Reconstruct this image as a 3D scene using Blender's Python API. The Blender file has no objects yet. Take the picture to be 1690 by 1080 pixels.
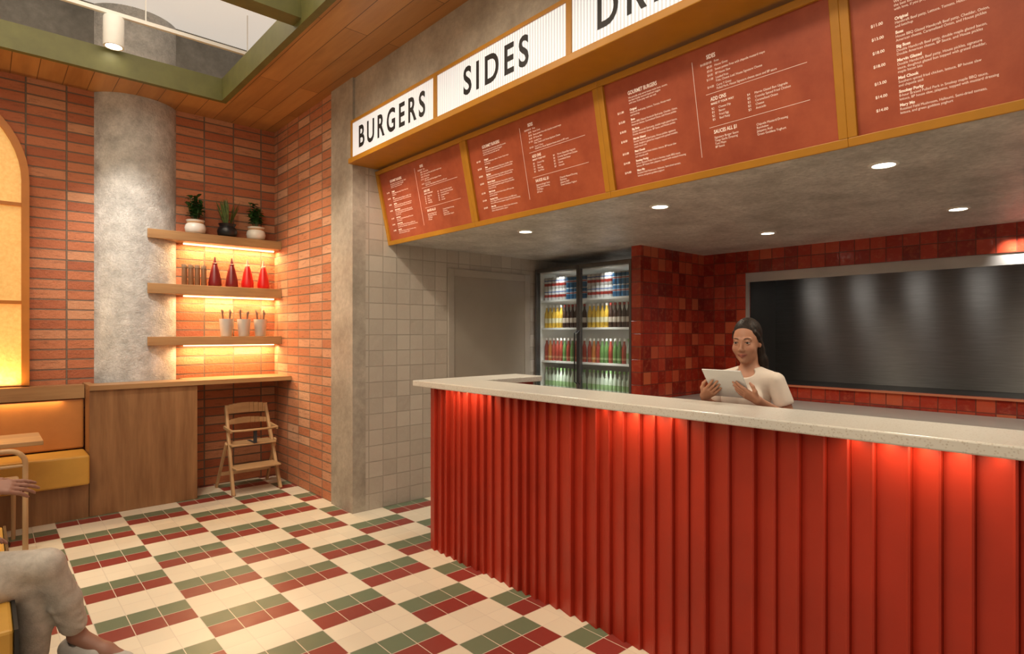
import bpy, bmesh, math, random
import numpy as np
from mathutils import Vector, Matrix, Euler
random.seed(7)
SC=bpy.context.scene
C=SC.collection
PI=math.pi
SC.view_settings.view_transform='Standard'

# ------------------------------------------------------------------ node helpers
def newmat(name):
    m=bpy.data.materials.new(name); m.use_nodes=True
    return m,m.node_tree,m.node_tree.nodes['Principled BSDF']
def put(nt,sock,v):
    if hasattr(v,'is_linked') or isinstance(v,bpy.types.NodeSocket): nt.links.new(v,sock)
    else:
        if isinstance(v,(tuple,list)) and len(v)==3 and sock.type=='RGBA': v=(*v,1)
        sock.default_value=v
def M_(nt,op,a,b=None,c=None):
    n=nt.nodes.new('ShaderNodeMath'); n.operation=op
    put(nt,n.inputs[0],a)
    if b is not None: put(nt,n.inputs[1],b)
    if c is not None: put(nt,n.inputs[2],c)
    return n.outputs[0]
def mix(nt,f,a,b,blend='MIX'):
    n=nt.nodes.new('ShaderNodeMix'); n.data_type='RGBA'; n.blend_type=blend
    put(nt,n.inputs[0],f); put(nt,n.inputs[6],a); put(nt,n.inputs[7],b)
    return n.outputs[2]
def ramp(nt,f,stops):
    n=nt.nodes.new('ShaderNodeValToRGB'); e=n.color_ramp.elements
    while len(e)<len(stops): e.new(.5)
    for i,(p,c) in enumerate(stops):
        e[i].position=p; e[i].color=(*c,1) if len(c)==3 else c
    put(nt,n.inputs[0],f); return n.outputs[0]
def noise(nt,vec,scale,detail=3,rough=.55):
    n=nt.nodes.new('ShaderNodeTexNoise'); n.inputs['Scale'].default_value=scale
    n.inputs['Detail'].default_value=detail; n.inputs['Roughness'].default_value=rough
    put(nt,n.inputs['Vector'],vec); return n.outputs[0]
def ocoord(nt):
    return nt.nodes.new('ShaderNodeTexCoord').outputs['Object']
def sep(nt,v):
    n=nt.nodes.new('ShaderNodeSeparateXYZ'); put(nt,n.inputs[0],v); return n.outputs
def comb(nt,x,y,z=0.0):
    n=nt.nodes.new('ShaderNodeCombineXYZ'); put(nt,n.inputs[0],x); put(nt,n.inputs[1],y); put(nt,n.inputs[2],z); return n.outputs[0]
def brick(nt,vec,w,h,mortar,offset=0.0,smooth=.2):
    n=nt.nodes.new('ShaderNodeTexBrick'); n.offset=offset; n.squash=1
    put(nt,n.inputs['Vector'],vec); n.inputs['Scale'].default_value=1
    n.inputs['Color1'].default_value=(0,0,0,1); n.inputs['Color2'].default_value=(1,1,1,1); n.inputs['Mortar'].default_value=(.5,.5,.5,1)
    n.inputs['Mortar Size'].default_value=mortar; n.inputs['Mortar Smooth'].default_value=smooth
    n.inputs['Bias'].default_value=0; n.inputs['Brick Width'].default_value=w; n.inputs['Row Height'].default_value=h
    return n.outputs['Color'],n.outputs['Fac']
def bump(nt,b,h,s=.3,d=.01):
    n=nt.nodes.new('ShaderNodeBump'); n.inputs['Strength'].default_value=s; n.inputs['Distance'].default_value=d
    put(nt,n.inputs['Height'],h); nt.links.new(n.outputs[0],b.inputs['Normal'])
def plain(name,col,rough=.5,metal=0,var=.12,scale=9,bp=0,emit=0,ecol=None,spec=None):
    m,nt,b=newmat(name); v=ocoord(nt)
    f=noise(nt,v,scale)
    lo=tuple(c*(1-var) for c in col); hi=tuple(min(1,c*(1+var)) for c in col)
    put(nt,b.inputs['Base Color'],ramp(nt,f,[(.3,lo),(.7,hi)]))
    b.inputs['Roughness'].default_value=rough; b.inputs['Metallic'].default_value=metal
    if spec is not None: b.inputs['Specular IOR Level'].default_value=spec
    if bp: bump(nt,b,noise(nt,v,scale*6),bp,.004)
    if emit:
        b.inputs['Emission Color'].default_value=(*(ecol or col),1); b.inputs['Emission Strength'].default_value=emit
    return m
def brick_mat(name,ax,cols,mort):
    m,nt,b=newmat(name); v=ocoord(nt); s=sep(nt,v)
    vec=comb(nt,s[ax],s[2])
    c,f=brick(nt,vec,.27,.085,.0068,0,.3)
    base=ramp(nt,c,cols)
    base=mix(nt,M_(nt,'MULTIPLY',noise(nt,v,14,5,.7),.5),base,cols[1][1])
    streak=noise(nt,comb(nt,M_(nt,'MULTIPLY',s[ax],9.0),M_(nt,'MULTIPLY',s[2],45.0),s[1 if ax==0 else 0]),1,4,.7)
    dark=ramp(nt,streak,[(.54,(0,0,0)),(.70,(1,1,1))])
    base=mix(nt,M_(nt,'MULTIPLY',dark,.5),base,(.16,.055,.03))
    put(nt,b.inputs['Base Color'],mix(nt,f,base,mort))
    b.inputs['Roughness'].default_value=.65
    bump(nt,b,M_(nt,'ADD',M_(nt,'MULTIPLY',f,-1.3),M_(nt,'MULTIPLY',noise(nt,v,55,5,.65),1.0)),.9,.010)
    return m
def tile_mat(name,ax,size,cols,mortar,mcol,rough,bs=.4):
    m,nt,b=newmat(name); v=ocoord(nt); s=sep(nt,v)
    vec=comb(nt,s[ax],s[2]); c,f=brick(nt,vec,size,size,mortar,0,.4)
    base=ramp(nt,c,cols)
    base=mix(nt,ramp(nt,noise(nt,v,22,4,.7),[(.5,(0,0,0)),(.75,(.45,.45,.45))]),base,cols[-1][1])
    put(nt,b.inputs['Base Color'],mix(nt,f,base,mcol))
    b.inputs['Roughness'].default_value=rough
    h=M_(nt,'ADD',M_(nt,'MULTIPLY',f,-.9),M_(nt,'ADD',M_(nt,'MULTIPLY',c,.5),noise(nt,v,12,3)))
    bump(nt,b,h,bs,.008); return m
def concrete(name,lo,hi,rough=.6,sc=2.2,bs=.35,dk=.35):
    m,nt,b=newmat(name); v=ocoord(nt)
    f=noise(nt,v,sc,8,.68); g=noise(nt,v,sc*9,5,.7)
    base=ramp(nt,f,[(.32,lo),(.66,hi)])
    base=mix(nt,M_(nt,'MULTIPLY',ramp(nt,g,[(.35,(0,0,0)),(.7,(1,1,1))]),dk),base,tuple(c*.55 for c in lo))
    put(nt,b.inputs['Base Color'],base)
    put(nt,b.inputs['Roughness'],M_(nt,'ADD',M_(nt,'MULTIPLY',g,.3),rough-.15))
    bump(nt,b,M_(nt,'ADD',f,M_(nt,'MULTIPLY',g,.4)),bs,.02); return m
def wood(name,lo,hi,ax=0,rough=.45,plank=None,st=14):
    m,nt,b=newmat(name); v=ocoord(nt); s=list(sep(nt,v))
    k=[M_(nt,'MULTIPLY',s[i],1.2 if i==ax else st) for i in range(3)]
    vec=comb(nt,*k); f=noise(nt,vec,1,6,.62)
    base=ramp(nt,f,[(.3,lo),(.68,hi)])
    kn=noise(nt,comb(nt,*[M_(nt,'MULTIPLY',s[i],1.0 if i==ax else 4) for i in range(3)]),1.5,2)
    base=mix(nt,ramp(nt,kn,[(.58,(0,0,0)),(.75,(.5,.5,.5))]),base,tuple(c*.5 for c in lo))
    if plank:
        o=1 if ax==0 else 0
        c,fc=brick(nt,comb(nt,s[ax],s[o]),1.9,plank,.003,.37,.1)
        base=mix(nt,.45,base,ramp(nt,c,[(0,tuple(x*.6 for x in lo)),(1,hi)]))
        base=mix(nt,fc,base,tuple(x*.35 for x in lo))
    put(nt,b.inputs['Base Color'],base); b.inputs['Roughness'].default_value=rough
    bump(nt,b,f,.12,.004); return m

MT={}
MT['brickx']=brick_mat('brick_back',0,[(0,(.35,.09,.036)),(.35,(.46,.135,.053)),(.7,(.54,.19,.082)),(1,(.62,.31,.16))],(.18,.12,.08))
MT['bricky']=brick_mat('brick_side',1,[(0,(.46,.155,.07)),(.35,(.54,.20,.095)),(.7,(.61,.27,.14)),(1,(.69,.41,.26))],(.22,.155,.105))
RT=[(0,(.21,.015,.008)),(.5,(.36,.030,.014)),(.85,(.46,.058,.025)),(1,(.56,.13,.055))]
MT['red_x']=tile_mat('red_tile_x',0,.115,RT,.004,(.16,.04,.025),.14,.5)
MT['red_y']=tile_mat('red_tile_y',1,.115,RT,.004,(.16,.04,.025),.14,.5)
MT['grey_x']=tile_mat('grey_tile',0,.135,[(0,(.45,.395,.33)),(.5,(.49,.43,.36)),(1,(.54,.48,.405))],.0035,(.42,.37,.31),.13,1.0)
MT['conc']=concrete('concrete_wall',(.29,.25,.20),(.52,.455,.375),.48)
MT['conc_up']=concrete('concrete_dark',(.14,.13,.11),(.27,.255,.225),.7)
MT['soffit']=concrete('concrete_soffit',(.44,.42,.385),(.84,.81,.765),.36,3.6,.5,.5)
MT['column']=concrete('concrete_column',(.40,.38,.35),(.74,.71,.66),.15,7,1.0)
MT['ceil']=wood('ceiling_planks',(.34,.15,.045),(.54,.28,.095),1,.35,.17)
MT['oak']=wood('oak',(.28,.14,.055),(.46,.26,.11),0,.4)
MT['oakz']=wood('oak_upright',(.20,.09,.035),(.36,.18,.075),2,.42)
MT['pale']=wood('pale_wood',(.42,.24,.11),(.58,.37,.19),2,.45)
MT['palex']=wood('pale_wood_x',(.42,.24,.11),(.58,.37,.19),0,.45)
MT['green']=plain('olive_paint',(.125,.12,.032),.5)
MT['orange']=plain('mustard_paint',(.47,.205,.012),.42,0,.06)
MT['orange_arch']=plain('amber_paint',(.50,.17,.02),.45,0,.06)
MT['white_ceil']=plain('white_ceiling_glow',(.85,.82,.74),.8,0,.03,5,0,.5,(1,.94,.84))  # emission added so the ceiling looks lit; the surface is no lamp
MT['white']=plain('white_plastic',(.82,.80,.75),.4,0,.03)
MT['cup']=plain('pale_grey_metal',(.60,.57,.53),.35,.3,.05)
MT['ceramic']=plain('white_ceramic',(.80,.74,.66),.3,0,.04)
MT['blackpot']=plain('black_ceramic',(.015,.015,.017),.3)
MT['black']=plain('black_metal',(.018,.017,.016),.4)
MT['darkgrey']=plain('dark_grey_metal',(.14,.135,.13),.35,.6)
MT['door']=plain('door_paint',(.32,.275,.225),.45,0,.05,3)
MT['doorframe']=plain('door_frame_paint',(.38,.33,.275),.5,0,.05)
MT['red']=plain('red_counter_paint',(.37,.024,.009),.44,0,.1,3,.05)
MT['steel']=plain('pale_brushed_steel',(.46,.45,.435),.4,.2,.1,4)
MT['trim']=plain('copper_trim',(.62,.22,.12),.35,.2,.06)
MT['benchtop']=plain('grey_bench_top',(.40,.39,.37),.35,.2,.05)
MT['leather']=plain('tan_leather',(.52,.20,.05),.45,0,.08,6,.1)
MT['yellow']=plain('yellow_leather',(.62,.33,.055),.45,0,.08,6,.1)
MT['strap']=plain('dark_strap',(.03,.03,.035),.8)
MT['led']=plain('led_warm',(1,.7,.35),.5,0,0,1,0,6,(1,.66,.30))
MT['lamp']=plain('lamp_white',(1,.95,.85),.5,0,0,1,0,12,(1,.9,.72))
MT['soil']=plain('soil',(.03,.02,.012),.95,0,.4,40)
MT['leaf']=plain('leaf_green',(.035,.10,.022),.5,0,.5,25)
MT['leaf2']=plain('leaf_olive',(.09,.13,.03),.5,0,.5,25)
MT['letter']=plain('black_lettering',(.012,.011,.012),.5)
MT['chalk']=plain('cream_lettering',(.85,.70,.58),.6,0,.02,9,0,.3,(1,.82,.68))
MT['shirt']=plain('cream_cotton',(.72,.63,.54),.85,0,.05,12,.15)
MT['trouser']=plain('black_trousers',(.02,.02,.022),.85)
MT['shoe']=plain('grey_canvas',(.52,.49,.45),.8,0,.1,30,.1)
MT['jean']=plain('faded_grey_denim',(.52,.47,.41),.9,0,.16,26,.35)
MT['plum']=plain('plum_knit',(.13,.05,.05),.9,0,.15,30,.2)
MT['tablet']=plain('pale_grey_tablet',(.70,.70,.69),.4,0,.02)
MT['screen']=plain('dark_screen',(.02,.02,.025),.15)
MT['brow']=plain('brow_hair',(.02,.012,.008),.8)
def m_panel():
    m,nt,b=newmat('dark_brushed_steel'); s=sep(nt,ocoord(nt))
    f=noise(nt,comb(nt,s[0],M_(nt,'MULTIPLY',s[1],6.0),M_(nt,'MULTIPLY',s[2],260.0)),1,3)
    put(nt,b.inputs['Base Color'],ramp(nt,f,[(.3,(.19,.187,.18)),(.7,(.24,.237,.23))]))
    b.inputs['Metallic'].default_value=1; b.inputs['Roughness'].default_value=.42; b.inputs['Anisotropic'].default_value=.9
    t=nt.nodes.new('ShaderNodeTangent'); t.direction_type='UV_MAP'; t.uv_map='UVMap'
    nt.links.new(t.outputs[0],b.inputs['Tangent']); return m
MT['steelpanel']=m_panel()
def m_hair():
    m,nt,b=newmat('dark_hair'); s=sep(nt,ocoord(nt))
    f=noise(nt,comb(nt,M_(nt,'MULTIPLY',s[0],120.0),M_(nt,'MULTIPLY',s[1],120.0),M_(nt,'MULTIPLY',s[2],12.0)),1,3)
    put(nt,b.inputs['Base Color'],ramp(nt,f,[(.35,(.008,.005,.0035)),(.7,(.034,.019,.012))]))
    b.inputs['Roughness'].default_value=.55; b.inputs['Specular IOR Level'].default_value=.25; bump(nt,b,f,.6,.004); return m
MT['hair']=m_hair()
def m_skin():
    m,nt,b=newmat('skin'); a=nt.nodes.new('ShaderNodeAttribute'); a.attribute_name='Col'
    base=mix(nt,M_(nt,'MULTIPLY',noise(nt,ocoord(nt),40,3),.25),a.outputs['Color'],(.30,.12,.07))
    put(nt,b.inputs['Base Color'],base); b.inputs['Roughness'].default_value=.5
    b.inputs['Subsurface Weight'].default_value=.08; b.inputs['Subsurface Radius'].default_value=(.01,.004,.002)
    return m
MT['skin']=m_skin()
def m_eye():
    m,nt,b=newmat('eye'); s=sep(nt,ocoord(nt))
    r=M_(nt,'SQRT',M_(nt,'ADD',M_(nt,'MULTIPLY',s[0],s[0]),M_(nt,'MULTIPLY',s[2],s[2])))
    put(nt,b.inputs['Base Color'],ramp(nt,M_(nt,'MULTIPLY',r,100.0),[(.0,(.01,.006,.004)),(.55,(.03,.015,.008)),(.62,(.62,.58,.54))]))
    b.inputs['Roughness'].default_value=.15; return m
MT['eye']=m_eye()
def m_floor():
    m,nt,b=newmat('patterned_floor_tiles'); s=sep(nt,ocoord(nt)); T=.142
    x=M_(nt,'DIVIDE',M_(nt,'ADD',s[0],T*300),3*T); y=M_(nt,'DIVIDE',M_(nt,'ADD',s[1],T*300),2*T)
    par=M_(nt,'FLOORED_MODULO',M_(nt,'ADD',M_(nt,'FLOOR',x),M_(nt,'FLOOR',y)),2.0)
    par=M_(nt,'GREATER_THAN',par,.5)
    sel=M_(nt,'GREATER_THAN',M_(nt,'FRACT',y),.5)
    v=ocoord(nt); c,f=brick(nt,comb(nt,M_(nt,'ADD',s[0],T*300),M_(nt,'ADD',s[1],T*300)),T,T,.0022,0,.1)
    vr=M_(nt,'ADD',M_(nt,'MULTIPLY',c,.10),.95)
    red=(.25,.038,.030); gr=(.14,.18,.11); cr=(.75,.67,.53)
    col=mix(nt,par,cr,mix(nt,sel,red,gr))
    col=mix(nt,1.0,col,comb(nt,vr,vr,vr),'MULTIPLY')
    col=mix(nt,f,col,(.66,.58,.47))
    put(nt,b.inputs['Base Color'],col)
    put(nt,b.inputs['Roughness'],M_(nt,'ADD',M_(nt,'MULTIPLY',noise(nt,v,8,4),.3),.2))
    bump(nt,b,M_(nt,'MULTIPLY',f,-1.0),.25,.003); return m
MT['floor']=m_floor()
def m_terrazzo():
    m,nt,b=newmat('white_terrazzo'); v=ocoord(nt)
    n=nt.nodes.new('ShaderNodeTexVoronoi'); n.inputs['Scale'].default_value=150; put(nt,n.inputs['Vector'],v)
    t=sep(nt,n.outputs['Color'])
    fleck=M_(nt,'MULTIPLY',M_(nt,'GREATER_THAN',t[0],.72),M_(nt,'LESS_THAN',n.outputs['Distance'],.45))
    base=mix(nt,M_(nt,'MULTIPLY',fleck,.6),(.68,.66,.60),ramp(nt,t[1],[(0,(.40,.35,.28)),(.5,(.55,.49,.41)),(1,(.50,.47,.43))]))
    put(nt,b.inputs['Base Color'],base); b.inputs['Roughness'].default_value=.3; return m
MT['terrazzo']=m_terrazzo()
def m_menu():
    m,nt,b=newmat('terracotta_menu'); v=ocoord(nt)
    f=noise(nt,v,3,6,.65)
    put(nt,b.inputs['Base Color'],ramp(nt,f,[(.3,(.31,.052,.021)),(.7,(.50,.115,.048))]))
    b.inputs['Roughness'].default_value=.4; return m
MT['menu']=m_menu()
def m_sign():
    m,nt,b=newmat('ribbed_lightbox'); s=sep(nt,ocoord(nt))
    f=M_(nt,'ADD',M_(nt,'MULTIPLY',M_(nt,'SINE',M_(nt,'MULTIPLY',s[0],300.0)),.5),.5)
    col=ramp(nt,f,[(0,(.48,.49,.51)),(1,(.84,.84,.84))])
    put(nt,b.inputs['Base Color'],col); put(nt,b.inputs['Emission Color'],col); b.inputs['Emission Strength'].default_value=.6
    b.inputs['Roughness'].default_value=.4; bump(nt,b,f,.2,.002); return m
MT['sign']=m_sign()
def m_pane():
    m,nt,b=newmat('amber_textured_glass'); v=ocoord(nt)
    f=noise(nt,v,40,3)
    put(nt,b.inputs['Base Color'],ramp(nt,f,[(.3,(.66,.36,.10)),(.7,(.82,.50,.18))]))
    b.inputs['Roughness'].default_value=.35
    b.inputs['Emission Color'].default_value=(1,.55,.14,1); b.inputs['Emission Strength'].default_value=.42
    bump(nt,b,f,.5,.006); return m
MT['pane']=m_pane()
def m_glass(name,tint,mixf):
    m=bpy.data.materials.new(name); m.use_nodes=True; nt=m.node_tree; nt.nodes.clear()
    o=nt.nodes.new('ShaderNodeOutputMaterial'); mx=nt.nodes.new('ShaderNodeMixShader')
    t=nt.nodes.new('ShaderNodeBsdfTransparent'); t.inputs[0].default_value=(*tint,1)
    g=nt.nodes.new('ShaderNodeBsdfGlossy'); g.inputs['Roughness'].default_value=.08
    mx.inputs[0].default_value=mixf
    nt.links.new(t.outputs[0],mx.inputs[1]); nt.links.new(g.outputs[0],mx.inputs[2]); nt.links.new(mx.outputs[0],o.inputs[0]); return m
MT['glass']=m_glass('fridge_glass',(.93,.95,.95),.05)

# ------------------------------------------------------------------ mesh helpers
def BM(): return bmesh.new()
def bx(bm,x0,x1,y0,y1,z0,z1):
    bmesh.ops.create_cube(bm,size=1,matrix=Matrix.Translation(((x0+x1)/2,(y0+y1)/2,(z0+z1)/2))@Matrix.Diagonal((x1-x0,y1-y0,z1-z0,1)))
    return bm
def bar(bm,p,q,w,t,up=(0,1,0)):
    p=Vector(p);q=Vector(q);d=q-p;z=d.normalized();x=Vector(up).cross(z)
    if x.length<1e-4: x=Vector((1,0,0)).cross(z)
    x.normalize(); y=z.cross(x)
    m=Matrix((x,y,z)).transposed().to_4x4(); m.translation=(p+q)/2
    bmesh.ops.create_cube(bm,size=1,matrix=m@Matrix.Diagonal((w,t,d.length,1))); return bm
def tube(bm,pts,r,n=10):
    pts=[Vector(p) for p in pts]; rs=r if isinstance(r,(list,tuple)) else [r]*len(pts)
    rings=[]; prev=None
    for i,p in enumerate(pts):
        t=(pts[min(i+1,len(pts)-1)]-pts[max(i-1,0)]).normalized()
        if prev is None:
            a=Vector((0,0,1)) if abs(t.z)<.9 else Vector((1,0,0)); x=a.cross(t).normalized()
        else:
            x=(prev-t*prev.dot(t)).normalized()
        prev=x; y=t.cross(x)
        rings.append([bm.verts.new(p+rs[i]*(x*math.cos(2*PI*k/n)+y*math.sin(2*PI*k/n))) for k in range(n)])
    for a,b in zip(rings,rings[1:]):
        for k in range(n): bm.faces.new((a[k],a[(k+1)%n],b[(k+1)%n],b[k]))
    bm.faces.new(rings[0][::-1]); bm.faces.new(rings[-1]); return bm
def lathe(bm,prof,n=24,loc=(0,0,0)):
    L=Vector(loc); rings=[]
    for r,z in prof:
        if r<1e-5: rings.append([bm.verts.new(L+Vector((0,0,z)))])
        else: rings.append([bm.verts.new(L+Vector((r*math.cos(2*PI*k/n),r*math.sin(2*PI*k/n),z))) for k in range(n)])
    for a,b in zip(rings,rings[1:]):
        for k in range(n):
            k2=(k+1)%n
            if len(a)==1 and len(b)==1: continue
            if len(a)==1: bm.faces.new((a[0],b[k2],b[k]))
            elif len(b)==1: bm.faces.new((a[k],a[k2],b[0]))
            else: bm.faces.new((a[k],a[k2],b[k2],b[k]))
    return bm
def prism(bm,pts,z0,z1,plane='xy'):
    f=(lambda a,b,c:(a,b,c)) if plane=='xy' else (lambda a,b,c:(a,c,b))
    lo=[bm.verts.new(f(a,b,z0)) for a,b in pts]; hi=[bm.verts.new(f(a,b,z1)) for a,b in pts]; n=len(pts)
    bm.faces.new(lo); bm.faces.new(hi)
    for i in range(n): bm.faces.new((lo[i],lo[(i+1)%n],hi[(i+1)%n],hi[i]))
    bmesh.ops.recalc_face_normals(bm,faces=bm.faces); return bm
def obj(name,bm,mat,parent=None,smooth=False,bevel=0,world=False):
    if world and parent:
        t=Vector((0,0,0)); p=parent
        while p: t+=p.location; p=p.parent
        bmesh.ops.translate(bm,verts=bm.verts,vec=-t)
    me=bpy.data.meshes.new(name); bm.normal_update(); bm.to_mesh(me); bm.free()
    o=bpy.data.objects.new(name,me); C.objects.link(o)
    for m in (mat if isinstance(mat,list) else [mat]): me.materials.append(m)
    if parent: o.parent=parent
    if smooth:
        me.polygons.foreach_set('use_smooth',[True]*len(me.polygons))
        me.set_sharp_from_angle(angle=math.radians(40))
    if bevel:
        d=o.modifiers.new('bevel','BEVEL'); d.width=bevel; d.segments=2; d.limit_method='ANGLE'
    return o
def wobj(name,bm,mat,parent,**k): return obj(name,bm,mat,parent,world=True,**k)
def tag(o,label,cat,group=None,kind=None):
    o['label']=label; o['category']=cat
    if group: o['group']=group
    if kind: o['kind']=kind
    return o
def thing(name,label,cat,loc=(0,0,0),rz=0,group=None,mat=None):
    o=bpy.data.objects.new(name,None); C.objects.link(o); o.empty_display_size=.1
    if mat is not None:
        o.location=mat.to_translation(); o.rotation_euler=mat.to_euler()
    else: o.location=loc; o.rotation_euler=(0,0,rz)
    return tag(o,label,cat,group)
def struct(name,bm,mat,label,**k): return tag(obj(name,bm,mat,**k),label,'structure',kind='structure')
def dup(root,loc=None,label=None,group=None,mats=None,parent=None):
    r=root.copy(); C.objects.link(r)
    if parent: r.parent=parent
    if loc is not None: r.location=loc
    if label: r['label']=label
    if group: r['group']=group
    for ch in root.children: dup(ch,parent=r)
    return r

# ------------------------------------------------------------------ text
def text_bm(bm,s,x,y,size,align='LEFT',sx=1,bold=0,fit=None,res=3,spacing=1.0,z=0):
    cu=bpy.data.curves.new('t','FONT'); cu.body=s; cu.size=size; cu.align_x=align; cu.offset=bold; cu.resolution_u=res; cu.space_character=spacing
    cu.space_line=1.02
    ob=bpy.data.objects.new('t',cu); C.objects.link(ob)
    dg=bpy.context.evaluated_depsgraph_get(); dg.update()
    me=bpy.data.meshes.new_from_object(ob.evaluated_get(dg))
    bpy.data.objects.remove(ob); bpy.data.curves.remove(cu)
    if fit:
        xs=[v.co.x for v in me.vertices]; sx=fit/(max(xs)-min(xs)); x=x-sx*(max(xs)+min(xs))/2
    me.transform(Matrix.Translation((x,y,z))@Matrix.Diagonal((sx,1,1,1)))
    bm.from_mesh(me); bpy.data.meshes.remove(me)

# ------------------------------------------------------------------ lights
def aim(o,to):
    o.rotation_euler=(Vector(to)-o.location).to_track_quat('-Z','Y').to_euler()
def area(name,loc,to,sx,sy,e,col=(1,.84,.62),spread=180):
    l=bpy.data.lights.new(name,'AREA'); l.shape='RECTANGLE'; l.size=sx; l.size_y=sy; l.energy=e; l.color=col; l.spread=math.radians(spread)
    o=bpy.data.objects.new(name,l); C.objects.link(o); o.location=loc; aim(o,to); return o
def spot(name,loc,to,e,ang,blend=.6,col=(1,.84,.62),r=.04):
    l=bpy.data.lights.new(name,'SPOT'); l.energy=e; l.spot_size=math.radians(ang); l.spot_blend=blend; l.color=col; l.shadow_soft_size=r
    o=bpy.data.objects.new(name,l); C.objects.link(o); o.location=loc; aim(o,to); return o

# ================================================================== SETTING
YB=6.3; CEIL=3.62
struct('floor',bx(BM(),-3.2,7,-2.2,6.5,-.1,0),MT['floor'],'cream, green and red checkered tile floor')
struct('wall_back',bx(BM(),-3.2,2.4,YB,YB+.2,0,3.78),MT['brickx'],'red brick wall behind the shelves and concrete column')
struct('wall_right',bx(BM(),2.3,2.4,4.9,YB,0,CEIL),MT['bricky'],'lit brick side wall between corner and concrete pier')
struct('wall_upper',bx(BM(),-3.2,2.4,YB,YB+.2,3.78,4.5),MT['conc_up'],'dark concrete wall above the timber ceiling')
struct('wall_pier',bx(BM(),2.28,2.4,4.5,4.9,0,CEIL),MT['conc'],'grey concrete pier beside the brick wall')
struct('wall_bulkhead',bx(BM(),2.3,2.62,-2.2,4.5,2.95,CEIL),MT['conc'],'concrete bulkhead above the lit signs')
struct('wall_tiled',bx(BM(),2.4,5.6,4.5,4.62,0,2.95),MT['grey_x'],'pale grey tiled wall behind counter end')
struct('wall_return',bx(BM(),4.33,5.4,3.1,3.2,0,2.28),MT['red_x'],'glossy red tiled return wall beside the fridge')
bm=BM(); bx(bm,5.4,5.5,-2.2,3.1,0,1.03); bx(bm,5.4,5.5,-2.2,3.1,2.07,2.28); bx(bm,5.4,5.5,2.67,3.1,1.03,2.07)
struct('wall_kitchen',bm,MT['red_y'],'glossy red tiled kitchen wall around the wide opening')
struct('ceiling_soffit',bx(BM(),2.66,5.6,-2.2,4.5,2.28,2.4),MT['soffit'],'grey concrete soffit over the counter')
bm=BM(); bx(bm,-3.2,2.3,5.75,YB,CEIL,3.775); bx(bm,1.66,2.3,-2.2,5.75,CEIL,3.775)
struct('ceiling',bm,MT['ceil'],'warm timber plank ceiling around the opening')
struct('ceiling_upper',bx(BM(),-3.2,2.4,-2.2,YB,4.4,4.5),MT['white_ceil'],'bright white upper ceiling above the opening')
bm=BM(); bx(bm,-3.2,1.66,5.70,5.75,3.60,3.80); bx(bm,1.61,1.66,-2.2,5.70,3.60,3.80)
struct('trim_1',bm,MT['green'],'olive green edge beam around ceiling opening')
struct('trim_2',bx(BM(),-3.2,1.61,3.92,4.06,3.64,3.86),MT['green'],'olive green cross beam over the opening')
struct('trim_3',bx(BM(),2.24,2.56,-2.2,4.5,2.895,2.936),MT['orange'],'mustard ledge beam under the lit signs',bevel=.004)
# concrete column
o=obj('column',lathe(BM(),[(.384,0),(.384,4.4)],64,(1.053,6.512,0)),MT['column'],smooth=True)
tag(o,'round rough concrete column rising through the ceiling','column',kind='structure')
# arch window
w=thing('window_1','arched amber backlit window with mustard frame','window',(-.49,YB-.03,1.07)); w['kind']='structure'
bm=BM(); n=28; cx,zs,zb=-.49,2.75,1.07
def loop(R,zb): return [(cx+R,zb)]+[(cx+R*math.cos(PI*i/n),zs+R*math.sin(PI*i/n)) for i in range(n+1)]+[(cx-R,zb)]
a=loop(.78,zb);b=loop(.73,zb)
for y0,y1 in ((YB-.07,YB-.002),):
    va=[bm.verts.new((x,y0,z)) for x,z in a]; vb=[bm.verts.new((x,y0,z)) for x,z in b]
    wa=[bm.verts.new((x,y1,z)) for x,z in a]; wb=[bm.verts.new((x,y1,z)) for x,z in b]
    for i in range(len(a)-1):
        bm.faces.new((va[i],va[i+1],vb[i+1],vb[i])); bm.faces.new((wa[i],wa[i+1],va[i+1],va[i]))
        bm.faces.new((vb[i],vb[i+1],wb[i+1],wb[i]))
bmesh.ops.recalc_face_normals(bm,faces=bm.faces)
wobj('window_frame',bm,MT['orange_arch'],w)
wobj('pane',prism(BM(),loop(.735,zb),YB-.02,YB-.004,'xz'),MT['pane'],w)
bm=BM()
for z in (1.75,2.55): bx(bm,cx-.73,cx+.73,YB-.055,YB-.02,z-.014,z+.014)
for x in (cx-.25,cx+.25): bx(bm,x-.014,x+.014,YB-.05,YB-.02,zb,3.42)
wobj('glazing_bar',bm,MT['orange_arch'],w)
# grey door in the tiled wall
d=thing('door_1','plain taupe door in the pale tiled wall','door',(3.76,4.5,0)); d['kind']='structure'
bm=BM(); bx(bm,3.24,3.31,4.475,4.499,0,2.11); bx(bm,4.22,4.29,4.475,4.499,0,2.11); bx(bm,3.31,4.22,4.475,4.499,2.04,2.11)
wobj('door_frame',bm,MT['doorframe'],d,bevel=.005)
wobj('door_panel',bx(BM(),3.31,4.22,4.483,4.499,0,2.04),MT['door'],d)
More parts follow.
